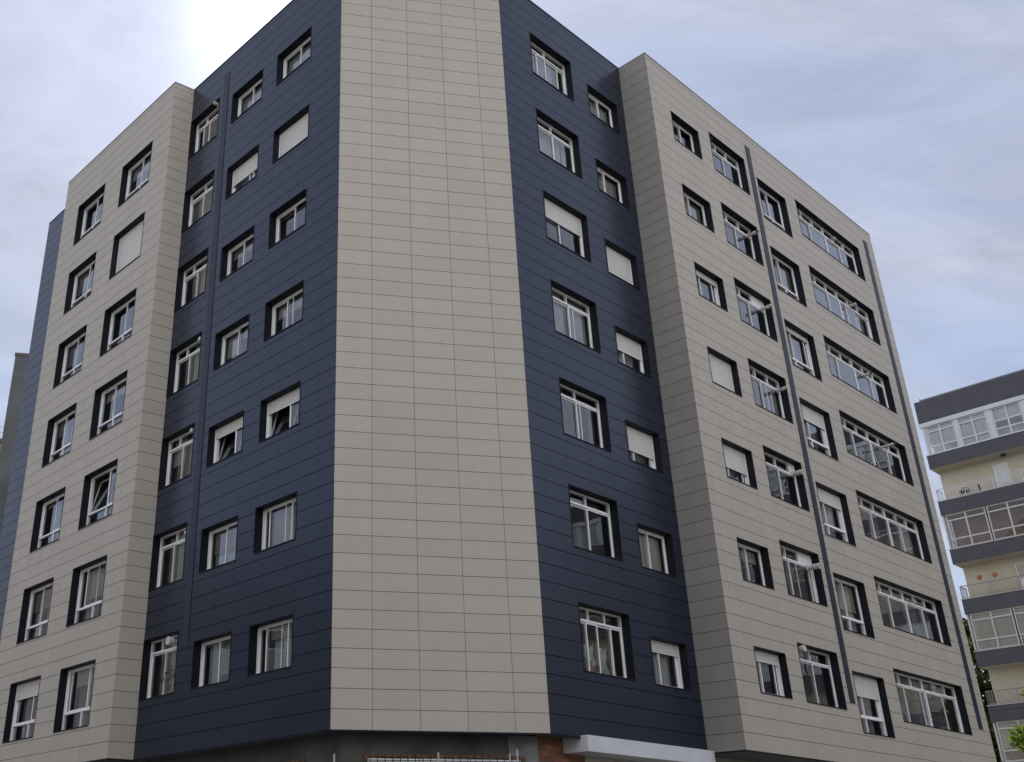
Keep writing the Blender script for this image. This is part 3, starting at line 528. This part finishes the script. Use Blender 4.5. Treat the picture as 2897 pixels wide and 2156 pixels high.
def gallery(k0, k1, i):
    z0, z1 = zz_(k0)+.05, zz_(k1); y = .10
    m_f = m_grf if i == 0 else mat('white_gallery_frame', (.52,.51,.50), .45); units = [(0.6,4.55),(5.15,8.9),(9.7,13.4),(14.2,17.9),(18.7,22.4),(23.2,26.9),(27.7,31.4),(32.2,36),(36.8,40.5)]+[(41.3+4.5*j, 45+4.5*j) for j in range(13)] if i == 0 else [(0.5,5.7),(5.9,11.2)]+[(11.4+5.4*j,16.6+5.4*j) for j in range(16)]
    if i == 0:
        b = MB(); b.box(-.0, RL*U, -.04, .12, zz_(52.8), zz_(53.44)); b.build('lintel', m_grf, rb); z1 = zz_(52.8)
        b = MB(); xs = [0.3]+[v for u in units for v in u]
        for a, c in zip([.25]+[u[1] for u in units], [u[0] for u in units]): b.box(a*U+.01, c*U-.01, .03, .14, z0, z1); b.box(a*U+.06, a*U+.09, .015, .03, z0, z1)
        b.build('pillar', m_grf, rb)
    for q, (a, c) in enumerate(units):
        x0, x1 = a*U, c*U; f = MB(); ring(f, x0, x1, z0, z1, .06, .12, .06); xm = (x0+x1)/2; zl, zh = z0+(z1-z0)*.27, z0+(z1-z0)*.80
        if i == 0: hs = [zl, z0+(z1-z0)*(.55 if q == 2 else .80)]
        else: hs = [zl, z0+(z1-z0)*.82]
        f.box(xm-.042, xm+.042, .055, .115, z0+.045, z1-.045)
        for zq in hs: f.box(x0+.045, xm-.03, .062, .105, zq-.04, zq+.04); f.box(xm+.03, x1-.045, .062, .105, zq-.04, zq+.04)
        w = f.build('gallery_window', m_f, rb); g = MB(); g.quad((x0+.02,.09,z0+.02),(x1-.02,.09,z0+.02),(x1-.02,.09,z1-.02),(x0+.02,.09,z1-.02)); g.build('glass_pane', m_glassc if i in (1, 3) else m_glass, w)
        if i != 1:
            cb = MB(); zc = z0+.04 if (i == 2 or q == 1) else z0+(z1-z0)*(.33 if q != 2 else .5)
            curtain(cb, x0+.05, x1-.05, zc, z1-.03, .19, .012, .5 if i == 0 else .3, q); cb.build('blind', m_gcur if i == 0 else mat('cream_gallery_blind', (.66,.66,.57), .85, noise=.12, nscale=4), w)
    if i: # glazed end return
        f = MB(); f.box(.04, .10, .12, BD, z0, z0+.05); f.box(.04, .10, .12, BD, z1-.05, z1); zl = z0+(z1-z0)*.27; f.box(.045,.095,.12,BD,zl-.02,zl+.02)
        for y in (.05,.35,BD-.05): f.box(.03, .11, y, y+.06, z0+.05, z1-.05)
        w = f.build('gallery_window', m_f, rb); g = MB(); g.quad((.07,.1,z0),(.07,BD,z0),(.07,BD,z1),(.07,.1,z1)); g.build('glass_pane', m_glass, w)
    b = MB(); b.box(.36*U, RL*U, BD-.03, BD-.012, zz_(k0), zz_(k1)-.02); b.build('gallery_back_wall', m_gcur if i == 0 else (m_gbr if i == 1 else m_cr), rb)
    if i == 1:
        b = MB()
        for x in (1.4, 3.1, 5.2, 7.3, 9.1): b.box(x, x+.55, BD-.06, BD-.03, zz_(k0), zz_(k1)-.25)
        b.build('gallery_door', mat('terracotta_door', (.27,.14,.10), .7), rb)
gallery(48.43, 53.45, 0); gallery(34.43, 39.43, 1); gallery(20.43, 25.43, 2); gallery(6.43, 11.43, 3)
for n, k in enumerate((41.43, 27.43, 13.43)):
    b = MB(); z0, z1 = zz_(k)+.05, zz_(k)+.74; m_r = m_grf if n == 0 else mat('worn_railing', (.24,.22,.20), .6)
    def seg(p, q, b=b, z0=z0, z1=z1):
        p, q = Vector(p), Vector(q); L = (q-p).length; nb = int(L/.135)
        b.tube((p.x,p.y,z1),(q.x,q.y,z1),.024,n=8); b.tube((p.x,p.y,z0+.06),(q.x,q.y,z0+.06),.013,n=6)
        for j in range(nb+1):
            r = p.lerp(q, j/nb); th = .026 if j % 11 == 0 else .012; b.tube((r.x,r.y,z0-.05 if j%11 == 0 else z0+.05),(r.x,r.y,z1),th,n=6,caps=False)
    seg((.06,.05),(RL*U,.05)); seg((.06,.05),(.06,BD)); b.build('railing', m_r, rb)
    for j, x in enumerate(((7.4,9.3),(12.6,14.6),(20,22),(28,30),(40,42),(55,57),(70,72),(85,87)) if n == 0 else ((6.9,8.9),(14,16),(23,25),(31,33),(44,46),(60,62),(75,77),(90,92))):
        f = MB(); x0, x1 = x[0]*U, x[1]*U; ring(f, x0, x1, zz_(k), zz_(k)+1.62, BD-.05, BD+.03, .05)
        d = f.build('balcony_door', m_gcur, rb); s2 = MB(); slats(s2, x0+.05, x1-.05, zz_(k)+1.57, zz_(k)+.03, BD-.02, .05); s2.build('roller_shutter', m_blind if n else m_gcur, d)
b = MB(); b.tube((9.4*U,.55,zz_(46.43)-.11),(9.4*U,.55,zz_(46.43)-.012),.16,.15,n=20); b.build('ceiling_lamp', m_black, rb)
for u in (2.2, 4.17):
    b = MB(); yy = BD-.001
    for j in range(6): a0, a1 = j/6*math.pi/2, (j+1)/6*math.pi/2; b.tube((u*U,yy-.1*math.sin(a0),zz_(30.58)),(u*U,yy-.1*math.sin(a1),zz_(30.58)),.13*math.cos(a0),max(.002,.13*math.cos(a1)),n=18,caps=False)
    b.build('wall_lamp', mat('terracotta', (.42,.19,.08), .7), rb)
def on_rb(u, inn, k): q = Q+Vector((math.cos(ta),math.sin(ta)))*(u*U)-Vector((math.sin(ta),-math.cos(ta)))*inn; return (q.x, q.y, zz_(k))
b = MB() # chair with curved back
for x in (-.2,.2):
    for y in (-.18,.18): b.tube((x,y,0),(x*.85,y*.85,.38),.018,n=8)
b.box(-.21,.21,-.2,.2,.38,.41); prev = None
for j in range(13):
    a = math.pi*j/12; p_ = (.23*math.cos(a), .18, .40+.28*math.sin(a))
    if prev: b.tube(prev, p_, .022, n=8)
    prev = p_
b.box(-.05,.05,.17,.19,.4,.66); tag(b.build('balcony_chair', m_black, None, on_rb(3.4,.45,41.45), ta), 'black chair with curved back behind the railing of the upper balcony', 'chair')
b = MB(); b.tube((0,0,0),(-.02,0,.5),.03,.05,n=10); b.tube((-.02,0,.5),(-.10,0,.58),.05,.03,n=10); tag(b.build('folded_parasol', mat('dark_blue_cloth', (.02,.02,.035), .8), None, on_rb(5.6,.30,41.45), ta), 'short dark folded parasol standing against the upper balcony railing', 'parasol')
ac = empty('air_conditioner', on_rb(7.9,.3,27.43), ta, label='white air conditioner unit standing on the middle balcony by the door', cat='air conditioner'); b = MB(); b.box(-.1,.75,-.14,.14,.05,.6); b.build('case', m_white, ac)
b = MB(); b.tube((.28,-.15,.32),(.28,-.142,.32),.22,n=24); b.box(.52,.72,-.146,-.141,.1,.55); b.build('fan_grille', m_black, ac)
# ---------------------------------------------------------------- grey building at the left and the roof beyond it
gp = Vector((math.sin(R(-21.22)), math.cos(R(-21.22))))*108*U
gr = empty('grey_building', (gp.x,gp.y,0), R(9.75), label='plain grey rendered building end rising behind the navy left end of the block', cat='building'); gh = 1.6+108*U*.4752
b = MB(); b.box(0, 5.6, 0, 9, 0, gh-.12); b.build('wall', mat('grey_render', (.115,.125,.13), .85, noise=.28, nscale=.5, bump=.1), gr); b = MB(); b.box(-.03,5.63,-.03,9.03,gh-.12,gh); b.build('coping', mat('reddish_coping', (.13,.09,.095), .7), gr)
b = MB(); b.tube((1.1,-.06,gh-5),(1.1,-.06,gh-1.6),.03,n=8); b.build('drain_pipe', mat('pale_pipe', (.25,.26,.27), .6), gr)
hp = Vector((math.sin(R(-21.1)), math.cos(R(-21.1))))*180*U; hh = 1.6+180*U*math.tan(R(20.9))
tr = empty('tan_building', (hp.x,hp.y,0), R(9.75), label='tan building with a red brown eave at the left edge behind the grey one', cat='building')
b = MB(); b.box(-14,0,0,9,0,hh-.25); b.build('wall', mat('tan_render', (.40,.30,.22), .85, noise=.1), tr); b = MB(); b.box(-14.3,.25,-.3,9.2,hh-.25,hh); b.build('eave', mat('red_brown_tile', (.16,.07,.06), .8), tr)
b = MB(); b.tube((-14,.0,hh+.95),(0,.0,hh+.95),.02,n=6); b.tube((-14,.0,hh+.55),(0,.0,hh+.55),.015,n=6)
for j in range(29): b.tube((-14+j*.5,0,hh),(-14+j*.5,0,hh+1),.018,n=6)
b.build('railing', mat('galvanised', (.3,.3,.32), .5), tr)
# ---------------------------------------------------------------- trees
m_bark = mat('bark', (.10,.075,.055), .9, noise=.3, nscale=8, bump=.5)
def leafmat(name, c1, c2):
    mt = bpy.data.materials.new(name); mt.use_nodes = True; t = mt.node_tree; bs = t.nodes['Principled BSDF']; t.nodes.remove(bs); n = t.nodes.new; L = t.links.new; o = t.nodes['Material Output']
    g = n('ShaderNodeNewGeometry'); rp = n('ShaderNodeValToRGB'); rp.color_ramp.elements[0].color = (*c1,1); rp.color_ramp.elements[1].color = (*c2,1); L(g.outputs['Random Per Island'], rp.inputs[0])
    df = n('ShaderNodeBsdfDiffuse'); tl = n('ShaderNodeBsdfTranslucent'); mx = n('ShaderNodeMixShader'); mx.inputs[0].default_value = .45; L(rp.outputs[0], df.inputs[0]); L(rp.outputs[0], tl.inputs[0]); L(df.outputs[0], mx.inputs[1]); L(tl.outputs[0], mx.inputs[2]); L(mx.outputs[0], o.inputs[0]); return mt
def tree(x, y, h, cr_, seed, label, mt, nleaf, ls, clumps=26, trunk=.28):
    rnd = random.Random(seed); r = empty('tree', (x,y,0), 0, label=label, cat='tree'); b = MB()
    z = 0; p = Vector((0,0,0)); 
    for j in range(6): q = p+Vector((rnd.uniform(-.12,.12),rnd.uniform(-.12,.12),h*.11)); b.tube(p,q,trunk*(1-.12*j),trunk*(1-.12*(j+1)),n=12,caps=False); p = q
    cs = []
    for j in range(clumps):
        a = rnd.random()*6.283; zr = rnd.uniform(-.95,1); rr = cr_*math.sqrt(max(0,1-zr*zr))*rnd.uniform(.35,1.0)
        c = Vector((math.cos(a)*rr, math.sin(a)*rr, h*.64+zr*h*.34)); cs.append((c, cr_*rnd.uniform(.22,.42)))
        mid = p.lerp(c,.5)+Vector((0,0,-.3)); b.tube(p-Vector((0,0,rnd.uniform(0,h*.2))),mid,trunk*.35,trunk*.18,n=7,caps=False); b.tube(mid,c,trunk*.18,trunk*.05,n=6,caps=False)
    b.build('trunk', m_bark, r); lv = MB()
    for _ in range(nleaf):
        c, cr2 = rnd.choice(cs); d = Vector((rnd.gauss(0,1),rnd.gauss(0,1),rnd.gauss(0,1))).normalized()*cr2*rnd.random()**.4; d.z *= .75; q = c+d
        a = Vector((rnd.uniform(-1,1),rnd.uniform(-1,1),rnd.uniform(-.6,.6))).normalized(); e = a.cross(Vector((rnd.uniform(-1,1),rnd.uniform(-1,1),rnd.uniform(-1,1)))).normalized(); s = ls*rnd.uniform(.6,1.3)
        lv.poly([q-a*s, q-a*s*.2+e*s*.42, q+a*s, q-a*s*.2-e*s*.42])
    lv.build('crown', mt, r); return r
m_lf1 = leafmat('dark_leaves', (.018,.035,.010), (.09,.12,.03)); m_lf2 = leafmat('fresh_leaves', (.07,.13,.02), (.24,.30,.05))
tx = Vector((math.sin(R(28.8)), math.cos(R(28.8)))); tree(tx.x*84, tx.y*84, 17.4, 5.2, 3, 'dark leafy tree showing in the gap between the two apartment blocks', m_lf1, 26000, .27, 44, .4)
tx = Vector((math.sin(R(32.7)), math.cos(R(32.7)))); tree(tx.x*46, tx.y*46, 9.9, 2.1, 11, 'bright green tree with sunlit leaves at the lower right edge', m_lf2, 11000, .15, 26, .16)
# cable and posts
b = MB(); p0 = Vector((20.7,36.8,6.65)); p1 = Vector((45,52,11.0)); pr_ = p0
for j in range(1,17): t_ = j/16; q = p0.lerp(p1,t_); q.z -= .5*4*t_*(1-t_)*.3; b.tube(pr_,q,.012,n=6,caps=False); pr_ = q
tag(b.build('overhead_cable', m_black), 'thin black cable crossing in front of the lowest dark balcony slab', 'cable')
for j, (u, k, lab) in enumerate(((.08,-1.24,'pale thin post under the left corner of the central beige face'),(5.2,-1.11,'pale thin post before the middle of the barred window'),(8.81,-1.11,'shorter of two pale posts before the right end of the barred window'),(9.2,-.89,'taller of two pale posts before the right end of the barred window'))):
    q = cc.P(u, 0, 1*U); b = MB(); b.tube((0,0,0),(0,0,zk(k)),.022,.018,n=10); b.tube((0,0,0),(0,0,.05),.06,n=12); tag(b.build('fence_post', mat('galvanised_post', (.4,.42,.43), .5, noise=.1), None, (q.x,q.y,0)), lab, 'post', 'pale thin posts in front of the barred window')
# ---------------------------------------------------------------- ground
m_asph = mat('asphalt', (.055,.055,.058), .9, noise=.25, nscale=6, bump=.4); m_pave = mat('paving', (.20,.19,.18), .9, noise=.2, nscale=2)
b = MB(); b.quad((-1500,-1500,0),(1500,-1500,0),(1500,1500,0),(-1500,1500,0)); tag(b.build('ground', mat('earth', (.12,.12,.10), .95, noise=.2, nscale=.2)), kind='structure')
b = MB(); b.quad((-90,-8,.004),(90,-8,.004),(90,9,.004),(-90,9,.004)); tag(b.build('road', m_asph), kind='structure')
b = MB(); b.box(-60,80,9,62,-.05,.13); b.box(-60,80,8.85,9,-.05,.135); tag(b.build('pavement', m_pave), kind='structure')
b = MB()
for j in range(-28,29): b.quad((j*3-.75,.42,.009),(j*3+.75,.42,.009),(j*3+.75,.54,.009),(j*3-.75,.54,.009))
tag(b.build('road_marking', mat('road_paint', (.7,.7,.68), .7)), kind='structure')
# houses across the street: seen only as reflections in the panes, and they shade and colour the light
def house(x, y, w, d, h, rot, col, label, nf, tile=True):
    r = empty('street_house', (x,y,0), R(rot), label=label, cat='house', group='houses across the street')
    b = MB(); b.box(-w/2,w/2,-d/2,d/2,0,h); b.build('wall', mat('house_%d' % int(col[0]*100), col, .85, noise=.08, nscale=.7), r)
    b = MB(); e = .5
    if tile:
        P4 = [(-w/2-e,-d/2-e,h),(w/2+e,-d/2-e,h),(w/2+e,d/2+e,h),(-w/2-e,d/2+e,h)]; rr = [(-w/2+d/2,0,h+d*.2),(w/2-d/2,0,h+d*.2)]
        b.quad(P4[0],P4[1],rr[1],rr[0]); b.quad(P4[2],P4[3],rr[0],rr[1]); b.poly([P4[1],P4[2],rr[1]]); b.poly([P4[3],P4[0],rr[0]])
    else: b.box(-w/2-.1,w/2+.1,-d/2-.1,d/2+.1,h,h+.5)
    b.build('roof', mat('clay_tile', (.20,.085,.05), .85, noise=.3, nscale=3), r)
    nw = int(w/3); z = 1.2
    for fl in range(nf):
        for s in (-1, 1):
            b = MB(); g = MB()
            for j in range(nw):
                xx = -w/2+(j+.5)*w/nw; b.box(xx-.6,xx+.6,s*d/2-.04,s*d/2+.05,z,z+1.4); g.box(xx-.5,xx+.5,s*d/2-.06,s*d/2+.07,z+.1,z+1.3)
            if s == 1 or nf < 9: b.build('window_band', m_white, r); g.build('glazing', mat('dark_glazing', (.03,.035,.04), .1), r)
        z += 2.9
house(2, -19, 26, 11, 17, 0, (.46,.42,.34), 'cream tile roofed house across the street from the block', 5)
house(-30, -15, 20, 11, 11, 14, (.38,.36,.33), 'grey tile roofed house across the street, left of the cream one', 3)
house(33, -14, 22, 11, 12, -16, (.50,.46,.40), 'pale tile roofed house across the street, right of the cream one', 3)
house(72, 14, 24, 11, 19, 100, (.52,.47,.38), 'sunlit cream tile roofed house beyond the right edge of the view', 6)
house(-56, 34, 34, 11, 21, 80, (.42,.40,.36), 'tall tile roofed house beyond the left edge of the view', 7)
house(-50, 0, 26, 11, 17, 60, (.36,.34,.31), 'tile roofed house nearer beyond the left edge of the view', 5)
